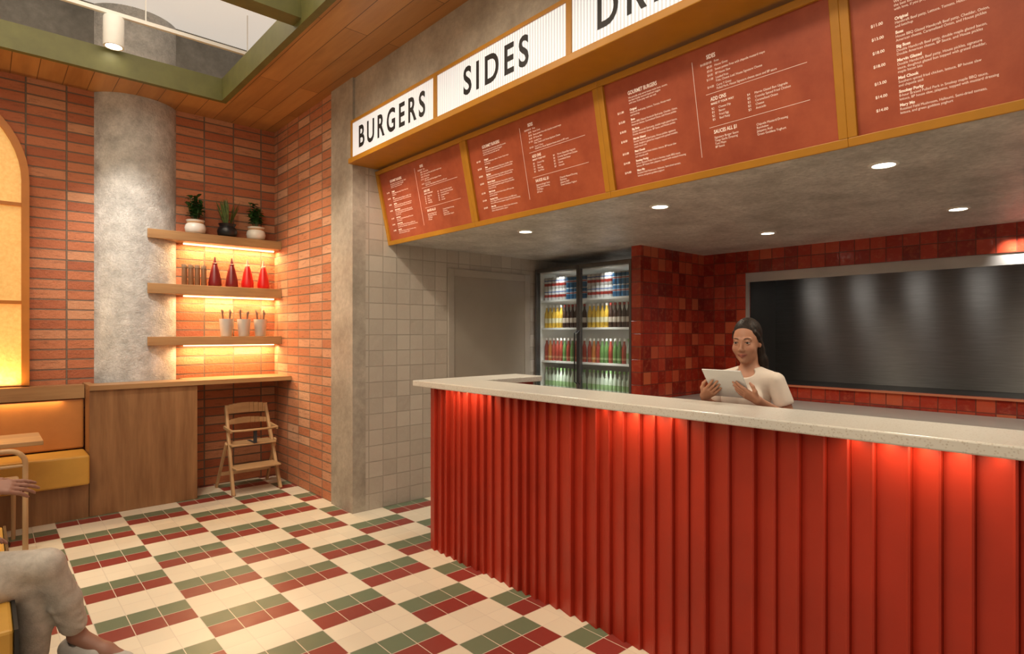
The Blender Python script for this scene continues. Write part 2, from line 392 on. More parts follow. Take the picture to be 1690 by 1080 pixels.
# wide service opening into the back kitchen
w=thing('window_2','wide dark steel-backed opening in the red tiled wall','opening',(5.5,.6,1.03)); w['kind']='structure'
bm=BM(); bx(bm,6.05,6.10,-2.2,2.75,.95,2.15)
uv=bm.loops.layers.uv.new('UVMap')
for f in bm.faces:
    for l in f.loops: l[uv].uv=(l.vert.co.z,l.vert.co.y)
wobj('back_panel',bm,MT['steelpanel'],w)
bm=BM(); bx(bm,5.41,5.44,-2.2,2.67,1.985,2.07); bx(bm,5.41,5.44,2.645,2.67,1.03,1.985)
wobj('steel_border',bm,MT['steel'],w)
wobj('side_panel',bx(BM(),5.5,6.05,2.67,2.71,1.03,2.07),MT['black'],w)
wobj('hood',bx(BM(),5.5,6.05,-2.2,2.67,2.07,2.12),MT['steel'],w)
wobj('sill',bx(BM(),5.40,6.05,-2.2,2.67,.985,1.029),MT['black'],w)
wobj('edge_trim',bx(BM(),5.388,5.40,-2.2,2.67,1.018,1.034),MT['trim'],w)
for i,y in enumerate([2.48,2.02,1.55,1.08,.62,.16,-.3]):
    spot('streak_spot',(5.53,y,2.03),(6.05,y,1.3),2.6,150,1,(1,.95,.88),.10)  # unseen spots added to draw vertical light streaks on the steel panel
area('border_wash',(5.30,.5,2.20),(5.42,.5,2.02),.5,.03,3.0,(1,.94,.86),70)  # added lamp without a fixture, brightens the steel border

# ================================================================== SIGNS AND MENUS
def frame_m(loc,right,up):
    r=Vector(right).normalized();u=Vector(up).normalized();n=r.cross(u)
    m=Matrix((r,u,n)).transposed().to_4x4(); m.translation=Vector(loc); return m
DIV=[4.5-1.214*i for i in range(5)]
W=1.214
fr=BM()
bx(fr,-W/2,W/2,0,.009,0,.035);bx(fr,-W/2,W/2,.294,.316,0,.035);bx(fr,-W/2,-W/2+.018,.009,.294,0,.035);bx(fr,W/2-.018,W/2,.009,.294,0,.035)
sign_frame=None
for i,(word,wid) in enumerate((('BURGERS',.96),('SIDES',.60),('DRINKS',.84))):
    yc=(DIV[i]+DIV[i+1])/2
    s=thing('lightbox_sign','white ribbed lightbox sign reading %s in black'%word,'sign',mat=frame_m((2.298,yc,2.937),(0,-1,0),(0,0,1)),group='lit signs above the menus')
    obj('lit_panel',bx(BM(),-W/2+.018,W/2-.018,.009,.294,.002,.025),MT['sign'],s)
    if sign_frame is None: sign_frame=obj('frame',fr,MT['orange'],s)
    else:
        c=sign_frame.copy(); C.objects.link(c); c.parent=s
    b=BM(); text_bm(b,word,0,.074,.242,'CENTER',fit=wid,bold=.0055,res=5,spacing=1.38)
    bmesh.ops.translate(b,verts=b.verts,vec=(0,0,.0265)); obj('lettering',b,MT['letter'],s)

def menu_text():
    b=BM(); T=lambda s,x,y,sz,**k: text_bm(b,s,x,y,sz,**k)
    xl=-.505; xn=-.425
    T('GOURMET BURGERS',xn,.505,.027,sx=.72,bold=.0006)
    T('We proudly only serve house made buns, sauces,\nthe best locally sourced beef and veggies\nwith love, if you pray well, eat well.',xn,.486,.0132,sx=.9)
    items=[('$11.00','Original','Handcraft Beef patty, Lettuce, Tomato, House mayo\nand ketchup'),
    ('$13.00','Boss','House BBQ Glazed Handcraft Beef patty, Cheddar, Onion,\nAmerican cheese, Caramelized Onion, and House pickles'),
    ('$18.00','Big Boss','Double Handcraft Beef patty, double maple glazed bacon,\nDouble American cheese, BP Sauce, and House pickles'),
    ('$18.00','Marvin Glazed','Double Handcraft Beef patty, House pickles, signature\nsauce, doughnut glazed bun topped with grated cheddar,\nmaple bacon bits'),
    ('$13.00','Mad Chook','Southern spiced fried chicken, lettuce, BP house slaw\nand chipotle aioli'),
    ('$14.00','Smokey Porky','8-hour Braised Pulled Pork in Smokey maple BBQ sauce,\nlettuce, BP house slaw, jalapeno, topped with mustard dressing'),
    ('$14.00','Mary Mo','Roasted Field Mushroom, Halloumi, Semi-dried tomato,\nlettuce, and green goddess yoghurt')]
    y=.425
    for p,nm,ds in items:
        T(p,xl,y,.0150,bold=.0003); T(nm,xn,y,.0150,bold=.0006,sx=.9); T(ds,xn,y-.0142,.0135,sx=.86)
        y-=.0142*(ds.count('\n')+2)+.0075
    xr=.0; xq=.06
    T('SIDES',xq-.03,.535,.026,sx=.72,bold=.0006)
    sides=[('$4.00/$9.00','Fries'),('$8.00','House Gravy'),('$9.00','Sweet potato Fries with chipotle mustard mayo'),('$4.00','BP House Slaw'),('$11.00','Loaded Fries\nFries, Cheese Loaf, House Signature Cheese'),('$14.00','Curry Y Gravy\nPulled Pork, House Signature cheese sauce and BP sauce')]
    y=.512
    for p,t in sides:
        T(p,xq-.006,y,.0142,align='RIGHT',sx=.85); T(t,xq+.006,y,.0142,sx=.86); y-=.0155*(t.count('\n')+1)+.003
    bx(b,xq-.05,.47,.378,.3795,0,.0006); bx(b,-.045,-.0435,.10,.545,0,.0006)
    T('ADD ONS',xq-.03,.345,.024,sx=.72,bold=.0006); T('MAKE IT YOUR WAY',xq-.03,.327,.0135,sx=.9,bold=.0003)
    for k,(p,t) in enumerate([('$2','Cheese Dip'),('$2','Bacon'),('$2','Fried Egg'),('$5','Beef Patty')]):
        T(p,xq-.03,.305-k*.0165,.0142); T(t,xq+.005,.305-k*.0165,.0142,sx=.9)
    for k,(p,t) in enumerate([('$4','Marvin Glazed Bun Upgrade'),('$5','Crunchy Spiced Fried Chicken'),('$2','Caramelized Onion'),('$2','Cheese'),('$3','Avocado')]):
        T(p,xq+.145,.318-k*.0165,.0142); T(t,xq+.18,.318-k*.0165,.0142,sx=.9)
    bx(b,xq-.05,.47,.226,.2275,0,.0006)
    T('SAUCES ALL $1',xq-.03,.195,.024,sx=.72,bold=.0006)
    T('Signature Burger Sauce\nTangy Garlic Dressing\nTom Mayo\nBP Sauce',xq-.03,.172,.0142,sx=.9)
    T('Chipotle Mustard Dressing\nRanchslaw\nJalapeno Aioli\nGreen Goddess Yoghurt',xq+.175,.180,.0142,sx=.9)
    bmesh.ops.translate(b,verts=b.verts,vec=(0,0,.0125)); return b
m0=None
mlab=['leftmost terracotta menu board, below the BURGERS sign','second terracotta menu board, below the SIDES sign','third terracotta menu board, left of the downlight','nearest terracotta menu board cut off at right edge']
for i in range(4):
    yc=(DIV[i]+DIV[i+1])/2
    mm=frame_m((2.645,yc,2.262),(0,-1,0),(-.13,0,.608))
    if i==0:
        m0=thing('menu_board',mlab[0],'menu board',mat=mm,group='menu boards over the counter')
        obj('panel',bx(BM(),-.577,.577,.03,.60,0,.012),MT['menu'],m0)
        b=BM(); bx(b,-.607,.607,0,.036,0,.03); bx(b,-.607,.607,.597,.630,0,.03); bx(b,-.607,-.572,.036,.597,0,.03); bx(b,.572,.607,.036,.597,0,.03)
        obj('frame',b,MT['orange'],m0,bevel=.003)
        obj('lettering',menu_text(),MT['chalk'],m0)
    else:
        r=dup(m0,mm.to_translation(),mlab[i])

# recessed downlights
d0=None
spots=[(3.09,3.27,'small recessed downlight nearest the tiled wall end'),(3.09,2.07,'recessed downlight in front row under the third menu board'),(3.09,.865,'largest recessed downlight, nearest the right menu board'),(4.535,.86,'recessed downlight in back row above the dark opening'),(4.535,2.06,'recessed downlight in back row near the red return wall')]
for x,y,l in spots:
    if d0 is None:
        d0=thing('recessed_downlight',l,'ceiling light',(x,y,2.28),group='soffit downlights')
        obj('ring',lathe(BM(),[(.046,-.001),(.048,-.008),(.062,-.006),(.064,0)],32),MT['white'],d0,smooth=True)
        obj('diffuser',lathe(BM(),[(0,-.003),(.047,-.003)],32),MT['lamp'],d0)
    else: dup(d0,(x,y,2.28),l)
for x,y in [(3.09,3.27),(3.09,2.07),(3.09,.865),(4.535,.86),(4.535,2.06),(3.09,-.4),(4.535,-.4)]:
    spot('downlight_lamp',(x,y,2.265),(x,y,0),31 if x<4 else 38,150,.9,(1,.85,.66),.05)

# ================================================================== COUNTER
ct=thing('service_counter','red slatted service counter front','counter',(2.45,1.1,0))
rs_=random.Random(11)
pts=[]; y=3.437
while y>-1.35:
    P=rs_.choice([.07,.078,.085]) if y>2.3 else rs_.choice([.08,.085,.092,.105])
    fx=2.306+rs_.choice([0,.003,.006]); gx=min(fx+rs_.choice([.018,.022,.027]),2.335)
    pts+=[(gx,y),(fx+.003,y-P+.015),(fx,y-P+.008),(fx+.003,y-P+.002),(2.338,y-P)]
    y-=P+.0006
    pts.append((2.338,y+.0002))
pts=[(2.36,3.437)]+pts+[(2.36,pts[-1][1])]
wobj('slatted_panel',prism(BM(),pts,0.0,1.127),MT['red'],ct)
bm=BM(); bx(bm,2.362,2.58,-1.35,3.43,0,1.127); bx(bm,2.58,3.17,3.27,3.43,0,1.127)
wobj('carcass',bm,MT['red'],ct)
o=obj('countertop',prism(BM(),[(2.24,-1.4),(2.24,3.525),(3.22,3.525),(3.22,3.22),(2.62,3.22),(2.62,-1.4)],1.128,1.17),MT['terrazzo'],bevel=.006)
tag(o,'pale speckled terrazzo countertop on the red counter','countertop')
for y in (2.98,1.68,.54,-.6):
    for k,e in ((0,.42),(-.1,.32),(.1,.32),(-.2,.18),(.2,.18)):
        area('counter_led',(2.249,y+k,1.124),(2.268,y+k,.3),.02,.12,e,(1,.72,.42))
    spot('counter_wash',(1.50,y,3.58),(2.33,y,.92),85,26,1,(1,.76,.48),.1)  # extra unseen spot added to spread a soft glow over the slats
# back bench
bb=thing('back_bench','grey topped work bench below the dark opening','work bench',(5.05,.4,0))
wobj('bench_top',bx(BM(),4.72,5.385,-2.0,3.08,.86,.90),MT['benchtop'],bb,bevel=.004)
wobj('cabinet',bx(BM(),4.76,5.385,-2.0,3.08,0,.86),MT['darkgrey'],bb)

# ================================================================== FRIDGE AND DRINKS
fz=thing('display_fridge','tall dark two-door glass drinks fridge','fridge',(4.75,3.85,0))
X0=4.36
bm=BM(); Y0,Y1=3.225,4.47; H=2.18
bx(bm,5.05,5.10,Y0,Y1,0,H); bx(bm,X0+.04,5.05,Y0,Y0+.02,0,H); bx(bm,X0+.04,5.05,Y1-.02,Y1,0,H); bx(bm,X0+.04,5.05,Y0+.02,Y1-.02,H-.04,H); bx(bm,X0+.04,5.05,Y0+.02,Y1-.02,0,.18)
wobj('cabinet_body',bm,MT['darkgrey'],fz)
bm=BM(); bx(bm,5.03,5.048,Y0+.02,Y1-.02,.18,H-.04); bx(bm,X0+.06,5.03,Y0+.0205,Y0+.025,.18,H-.04); bx(bm,X0+.06,5.03,Y1-.025,Y1-.0205,.18,H-.04); bx(bm,X0+.06,5.03,Y0+.03,Y1-.03,H-.048,H-.042)
wobj('liner',bm,MT['white'],fz)
SH=[.55,.9,1.21,1.555,1.845]
for z in SH: wobj('wire_shelf',bx(BM(),X0+.07,5.02,Y0+.03,Y1-.03,z-.02,z),MT['white'],fz)
for (a,b_) in ((3.862,4.468),(3.227,3.858)):
    bm=BM(); t=.024; bx(bm,X0,X0+.035,a,a+t,.12,H-.01); bx(bm,X0,X0+.035,b_-t,b_,.12,H-.01); bx(bm,X0,X0+.035,a+t,b_-t,H-.045,H-.01); bx(bm,X0,X0+.035,a+t,b_-t,.12,.17)
    dr=wobj('door',bm,MT['darkgrey'],fz,bevel=.003)
    wobj('glass',bx(BM(),X0+.012,X0+.018,a+t,b_-t,.17,H-.045),MT['glass'],dr)
    hy=a+.014 if a>3.5 else b_-.014
    wobj('handle',tube(BM(),[(X0,hy,1.0),(X0-.035,hy,1.02),(X0-.035,hy,1.5),(X0,hy,1.52)],.007,8),MT['black'],dr,smooth=True)
for z in (2.12,1.82,1.53,1.185):
    area('fridge_light',(4.42,4.17,z),(4.52,4.17,z-.35),.05,.46,1.5,(.98,.97,.93),110); area('fridge_light',(4.42,3.55,z),(4.52,3.55,z-.35),.05,.5,1.5,(.98,.97,.93),110)
def band_mat(name,base,bands,rough=.3,metal=0):
    m,nt,b=newmat(name); s=sep(nt,ocoord(nt)); col=base
    fn=noise(nt,ocoord(nt),30); col=ramp(nt,fn,[(.3,tuple(c*.9 for c in base)),(.7,base)])
    for z0,z1,c in bands:
        f=M_(nt,'MULTIPLY',M_(nt,'GREATER_THAN',s[2],z0),M_(nt,'LESS_THAN',s[2],z1)); col=mix(nt,f,col,c)
    put(nt,b.inputs['Base Color'],col); b.inputs['Roughness'].default_value=rough; b.inputs['Metallic'].default_value=metal; return m
canprof=[(0,.003),(.021,.0),(.0262,.008),(.0262,.105),(.022,.118),(.020,.118),(.019,.115),(0,.115)]
botprof=[(0,0),(.022,0),(.0242,.006),(.0242,.12),(.022,.15),(.011,.185),(.010,.215),(0,.215)]
capprof=[(.0125,.212),(.0125,.236),(0,.237)]
canm={'white':band_mat('silver_red_can',(.60,.58,.56),[(.030,.058,(.38,.04,.03)),(.060,.08,(.64,.64,.63)),(.08,.090,(.07,.12,.32))]),
 'blue':band_mat('blue_can',(.035,.16,.33),[(.05,.075,(.48,.56,.62)),(.056,.066,(.42,.05,.04)),(.106,.12,(.5,.5,.5))])}
botm={'yellow':(band_mat('yellow_juice',(.58,.35,.04),[(.05,.10,(.64,.57,.36))]),MT['white']),
 'dark':(band_mat('dark_cola',(.045,.018,.012),[(.05,.10,(.50,.42,.34))]),plain('red_cap',(.35,.04,.03),.4)),
 'red':(band_mat('red_juice',(.32,.05,.03),[(.03,.05,(.42,.18,.1))]),MT['white']),
 'green':(band_mat('green_juice',(.11,.21,.06),[(.03,.05,(.3,.4,.2))]),MT['white']),
 'amber':(band_mat('orange_juice',(.47,.16,.04),[(.03,.05,(.6,.4,.2))]),MT['white']),
 'clear':(band_mat('pale_green_water',(.40,.45,.35),[(.05,.10,(.22,.33,.15))],.1),plain('green_cap',(.2,.36,.13),.4))}
protos={}
def can(kind,y,z,door,tier):
    l={'white':'silver and red drinks can','blue':'bright blue drinks can'}[kind]+', %s tier, top shelf, %s fridge door'%(tier,door)
    g='%s cans %s tier %s fridge door'%(kind,tier,door)
    if kind not in protos:
        o=obj('drink_can',lathe(BM(),canprof,16),canm[kind],smooth=True); protos[kind]=o
    else: o=protos[kind].copy(); C.objects.link(o)
    o.location=(4.475,y,z); tag(o,l,'can',g)
nm={'yellow':'yellow juice bottle','dark':'dark cola bottle with pale label','red':'red juice bottle','green':'green juice bottle','amber':'orange juice bottle','clear':'pale green water bottle'}
def bottle(kind,y,z,door,row):
    l='%s on the %s shelf behind the %s fridge door'%(nm[kind],row,door); g='%s bottles %s shelf %s door'%(kind,row,door)
    if kind not in protos:
        t=thing('drink_bottle',l,'bottle',group=g)
        obj('bottle_body',lathe(BM(),botprof,16),botm[kind][0],t,smooth=True); obj('cap',lathe(BM(),capprof,12),botm[kind][1],t,smooth=True)
        protos[kind]=t
    else: t=dup(protos[kind],label=l,group=g)
    t.location=(4.475,y,z)
ysL=[4.405-i*.0526 for i in range(11)]; ysR=[3.808-i*.0526 for i in range(11)]
for door,ys in (('left',ysL),('right',ysR)):
    for i,y in enumerate(ys):
        k='white' if i<6 else 'blue'
        can(k,y,1.8455,door,'lower'); can(k,y,1.8455+.1185,door,'upper')
        bottle('yellow' if i<5 else 'dark',y,1.5555,door,'second')
        bottle((['red','amber','red','red','red','green','red','green','red','green','red'] if door=='left' else ['red','amber','red','green','green','red','green','green','red','clear','clear'])[i],y,1.2105,door,'third')
        bottle('clear',y,.9005,door,'fourth')

# ================================================================== BACK WALL SHELVES
zs_=[(1.386,1.467),(1.86,1.952),(2.36,2.443)]
sl=['lowest oak shelf, holding the grey cutlery cups','middle oak shelf, holding the red sauce bottles','top oak shelf, holding the potted plants']
for (z0,z1),l in zip(zs_,sl):
    s=thing('wall_shelf',l,'shelf',(1.7,6.2,z0),group='oak shelves on the brick wall')
    # board notched around the column
    def cy(x): 
        dx=x-1.053
        return 6.512-math.sqrt(max(.39**2-dx*dx,0)) if abs(dx)<.39 else 9
    back=[(x,min(YB-.001,cy(x)-.003)) for x in [1.104+.02*i for i in range(16)]]
    pts=[(1.104,6.10)]+[p for p in back]+[(1.42,YB-.001),(2.299,YB-.001),(2.299,6.10)]
    wobj('board',prism(BM(),pts,z0,z1),MT['oak'],s,bevel=.003)
    wobj('led_strip',bx(BM(),1.43,2.28,6.262,6.28,z0-.012,z0-.001),MT['led'],s)
    area('shelf_led',(1.85,6.22,z0-.015),(1.85,6.27,z0-1),.85,.03,10,(1,.68,.33))
# potted plants
def leafb(bm,b,d,L,W,droop=.3):
    b=Vector(b); d=Vector(d).normalized(); s=d.cross(Vector((0,0,1)))
    if s.length<.05: s=Vector((1,0,0))
    s.normalize(); n=s.cross(d)
    prev=None
    for t,wf in ((0,.15),(.35,1),(.7,.75),(1,.02)):
        c=b+d*L*t-Vector((0,0,1))*droop*L*t*t
        row=[bm.verts.new(c-s*W*wf+n*W*.3*wf),bm.verts.new(c),bm.verts.new(c+s*W*wf+n*W*.3*wf)]
        if prev:
            for k in (0,1): bm.faces.new((prev[k],prev[k+1],row[k+1],row[k]))
        prev=row
def bushy(seed):
    r=random.Random(seed); b=BM()
    for k in range(11):
        a=r.uniform(0,6.28); rad=r.uniform(.0,.05); top=Vector((rad*math.cos(a)*1.8,rad*math.sin(a)*1.2,r.uniform(.24,.37)))
        tube(b,[(rad*.5*math.cos(a),rad*.5*math.sin(a),.12),top*.75,top],.003,5)
        for j in range(13):
            t=r.uniform(.3,1); q=Vector((top.x*t,top.y*t,.12+(top.z-.12)*t)); an=r.uniform(0,6.28)
            leafb(b,q,(math.cos(an),math.sin(an)*.7,r.uniform(.1,.9)),r.uniform(.05,.085),r.uniform(.016,.024),.3)
    return b
def spiky(seed):
    r=random.Random(seed); b=BM()
    for k in range(34):
        a=r.uniform(0,6.28); e=r.uniform(.1,.5)
        leafb(b,(.03*math.cos(a),.03*math.sin(a),.11),(math.cos(a)*e,math.sin(a)*e*.6,1),r.uniform(.20,.29),r.uniform(.009,.014),.02)
    return b
potp=[(0,0),(.06,0),(.085,.02),(.092,.055),(.085,.085),(.068,.105),(.078,.125),(.082,.132),(.076,.132),(.066,.115),(0,.112)]
for X,kind,l in ((1.515,0,'leafy plant in rounded white pot, left on top shelf'),(1.80,1,'spiky plant in rounded black pot on top shelf'),(2.075,2,'leafy plant in rounded white pot, nearest the corner')):
    t=thing('potted_plant',l,'plant',(X,6.195,2.4435),group='potted plants on the top shelf')
    obj('pot',lathe(BM(),potp,28),MT['blackpot'] if kind==1 else MT['ceramic'],t,smooth=True)
    if kind!=1: obj('rim_band',lathe(BM(),[(.071,.098),(.0745,.103),(.0745,.113),(.071,.118)],28),plain('tan_cord',(.5,.27,.12),.8),t,smooth=True)
    obj('soil',lathe(BM(),[(0,.118),(.066,.118)],20),MT['soil'],t)
    obj('foliage',spiky(3) if kind==1 else bushy(5+kind),MT['leaf2'] if kind==1 else MT['leaf'],t)
# sauce bottles
sp=[(0,0),(.050,0),(.057,.008),(.058,.03),(.056,.06),(.047,.11),(.037,.16),(.027,.200),(.023,.212),(0,.213)]
npf=[(.023,.210),(.024,.226),(.016,.232),(.006,.288),(0,.290)]
dk=plain('dark_red_plastic',(.16,.008,.008),.3); br=plain('bright_red_plastic',(.62,.010,.008),.3); tipm=plain('pale_tip',(.75,.32,.25),.4)
for X,m,l in ((1.686,dk,'dark red sauce bottle nearest the brown jars'),(1.841,dk,'dark red sauce bottle, second along the shelf'),(1.99,br,'bright red sauce bottle beside the dark red ones'),(2.146,br,'bright red sauce bottle closest to the corner')):
    t=thing('sauce_bottle',l,'sauce bottle',(X,6.19,1.9525),group='sauce bottles on the middle shelf')
    obj('bottle_body',lathe(BM(),sp,24),m,t,smooth=True); obj('nozzle',lathe(BM(),npf,16),tipm if m is br else m,t,smooth=True)
ambr=plain('amber_jar',(.22,.10,.045),.2); cork=plain('cork',(.32,.19,.10),.8)
for X,l in ((1.42,'slim brown jar at the left end beside the column'),(1.475,'slim brown jar, second from the column'),(1.53,'slim brown jar, third from the column'),(1.587,'slim brown jar nearest the sauce bottles')):
    t=thing('spice_jar',l,'jar',(X,6.19,1.9525),group='slim jars on the middle shelf')
    obj('jar_body',lathe(BM(),[(0,0),(.022,0),(.024,.004),(.024,.155),(.021,.165),(0,.165)],18),ambr,t,smooth=True)
    obj('lid',lathe(BM(),[(.024,.164),(.025,.168),(.025,.195),(.023,.198),(0,.198)],18),cork,t,smooth=True)
# cups and cutlery
cupn=['left','middle','right']; spn=plain('brown_cutlery',(.12,.06,.04),.4)
for i,X in enumerate((1.79,1.956,2.116)):
    t=thing('cutlery_cup','pale grey tapered cup of cutlery, %s on lowest shelf'%cupn[i],'cup',(X,6.19,1.4675),group='cutlery cups on the lowest shelf')
    obj('cup_body',lathe(BM(),[(0,0),(.046,0),(.05,.004),(.064,.165),(.066,.172),(.062,.172),(.047,.012),(0,.012)],28),MT['cup'],t,smooth=True)
    rr=random.Random(i)
    for k in range(4):
        a=k*PI/2+.6; bx_,by_=.02*math.cos(a),.02*math.sin(a); tx,ty=.048*math.cos(a),.048*math.sin(a)
        b=BM(); h=.215+rr.uniform(-.005,.025)
        tube(b,[(bx_,by_,.014),(bx_*.4+tx*.6,by_*.4+ty*.6,.12),(tx,ty,h),(tx*1.05,ty*1.05,h+.02),(tx*1.08,ty*1.08,h+.036)],[.004,.0035,.006,.010,.003],8)
        o=obj('spoon',b,spn,smooth=True); o.location=(X,6.19,1.4675)
        tag(o,'brown cutlery piece standing in the %s grey cup'%cupn[i],'cutlery','cutlery in the %s grey cup'%cupn[i])

# ================================================================== LEDGE, BANQUETTE, TABLES
lg=thing('bar_ledge','oak bar ledge with cabinet end panel below the column','bar ledge',(1.4,6.0,0))
wobj('cabinet',bx(BM(),.65,1.45,5.86,6.12,0,1.03),MT['oakz'],lg,bevel=.003)
bm=BM(); bx(bm,.65,2.298,5.84,6.125,1.03,1.07); bx(bm,1.40,2.298,6.125,6.298,1.03,1.07); bx(bm,.65,.70,6.125,6.298,1.03,1.07)
wobj('ledge_top',bm,MT['oak'],lg)
bq=thing('banquette','orange leather banquette under the arched window','bench',(-.8,6.05,0))
wobj('base',bx(BM(),-2.4,.646,5.86,6.298,0,.28),MT['oakz'],bq)
wobj('seat_cushion',bx(BM(),-2.4,.645,5.78,6.14,.282,.52),MT['yellow'],bq,bevel=.015)
wobj('back_cushion',bx(BM(),-2.4,.645,6.145,6.25,.525,.945),MT['leather'],bq,bevel=.015)
wobj('back_rail',bx(BM(),-2.4,.646,6.13,6.298,.95,1.06),MT['oak'],bq)
area('window_led',(-.49,6.20,1.075),(-.49,6.26,3),1.4,.04,16,(1,.64,.26))
area('bench_led',(-.8,6.12,.94),(-.8,6.02,0),2.6,.03,4,(1,.65,.3))
tb=thing('dining_table','oak topped dining table beside the banquette','table',(-.05,5.45,0))
wobj('tabletop',bx(BM(),-.42,.32,5.23,5.70,.72,.75),MT['oak'],tb,bevel=.004)
wobj('pedestal',lathe(BM(),[(0,0),(.2,0),(.2,.012),(.03,.02),(.03,.70),(.12,.705),(.12,.72),(0,.72)],24,(-.05,5.46,0)),MT['black'],tb,smooth=True)
# bentwood chair tucked at the table
ch=thing('bentwood_chair','pale bentwood chair tucked at the oak table','chair',(-.04,5.4,0))
def arcpts(x0,x1,y,zt,r):
    p=[(x1,y,0.0),(x1,y,zt-r)]
    for i in range(1,7): a=PI/2*i/6; p.append((x1-r+r*math.cos(a),y,zt-r+r*math.sin(a)))
    for i in range(0,7): a=PI/2+PI/2*i/6; p.append((x0+r+r*math.cos(a),y,zt-r+r*math.sin(a)))
    p+=[(x0,y,0.0)]; return p
wobj('back_hoop',tube(BM(),arcpts(-.31,.22,5.19,.705,.09),.017,10),MT['pale'],ch,smooth=True)
for x in (-.27,.17): wobj('leg',tube(BM(),[(x,5.60,0),(x,5.58,.42)],[.013,.016],10),MT['pale'],ch,smooth=True)
wobj('seat',bx(BM(),-.29,.20,5.18,5.62,.42,.455),MT['ceramic'],ch,bevel=.012)
wobj('back_rail',tube(BM(),[(-.31,5.19,.60),(.22,5.19,.60)],.010,8),MT['palex'],ch,smooth=True)
# high chair
hc=thing('high_chair','pale wooden high chair under the oak ledge','high chair',(1.93,5.92,0))
for s in (-1,1):
    obj('front_leg',bar(BM(),(s*.215,-.20,0),(s*.185,.13,.79),.026,.042,(0,1,0)),MT['pale'],hc,bevel=.005)
    obj('rear_leg',bar(BM(),(s*.240,.24,0),(s*.226,-.03,.46),.022,.036),MT['pale'],hc,bevel=.005)
    obj('arm_rail',bar(BM(),(s*.21,.09,.60),(s*.21,-.13,.58),.02,.03),MT['pale'],hc,bevel=.004)
obj('seat',bx(BM(),-.205,.205,-.12,.10,.435,.455),MT['palex'],hc,bevel=.006)
obj('footrest',bx(BM(),-.205,.205,-.25,-.04,.235,.253),MT['palex'],hc,bevel=.006)
obj('guard_bar',tube(BM(),[(-.215,-.12,.585),(-.1,-.155,.585),(.1,-.155,.585),(.215,-.12,.585)],.011,10),MT['palex'],hc,smooth=True)
obj('stretcher',bx(BM(),-.23,.23,.12,.14,.13,.165),MT['palex'],hc,bevel=.004)
for z0,z1,y in ((.72,.80,.115),(.62,.66,.085)):
    b=BM(); n=10
    for k in range(n):
        xa=-.195+.39*k/n; xb=-.195+.39*(k+1)/n
        ya=y+.045*math.cos(xa/.195*PI/2); yb=y+.045*math.cos(xb/.195*PI/2)
        up=.018*math.cos((xa+xb)/2/.195*PI/2)
        bx(b,xa,xb+.001,min(ya,yb)-.008,max(ya,yb)+.008,z0,z1+up)
    obj('backrest_slat',b,MT['palex'],hc)
b=BM(); bx(b,-.014,.014,-.145,-.125,.455,.58); bx(b,-.014,.014,-.13,.05,.4555,.459)
obj('harness',b,MT['strap'],hc)
# yellow bench for the seated person
yb=thing('bench_seat','yellow upholstered bench with black edging under the seated person','bench',(-.25,3.5,0))
wobj('seat_cushion',bx(BM(),-.6,.085,2.75,4.26,.13,.44),MT['yellow'],yb,bevel=.012)
wobj('edging',bx(BM(),.086,.098,2.745,4.265,.05,.44),MT['black'],yb)
wobj('plinth',bx(BM(),-.57,.06,2.8,4.2,0,.13),MT['black'],yb)

# track light
tl=thing('track_light','white cylinder track spotlight hanging above the opening','track light',(.78,5.6,3.78))
wobj('track',bx(BM(),.15,1.97,5.585,5.615,4.03,4.06),MT['white'],tl)
wobj('lamp_head',lathe(BM(),[(0,.02),(.055,.02),(.058,0),(.07,0),(.072,.01),(.072,.225),(.066,.235),(0,.235)],32,(.78,5.6,3.78)),MT['white'],tl,smooth=True)
wobj('lens',lathe(BM(),[(0,.018),(.055,.018)],24,(.78,5.6,3.78)),MT['lamp'],tl)
for x in (.3,1.0,1.8): wobj('hanger',bx(BM(),x-.004,x+.004,5.596,5.604,4.06,4.4),MT['white'],tl)
wobj('bracket',bx(BM(),.765,.795,5.585,5.615,4.01,4.035),MT['white'],tl)

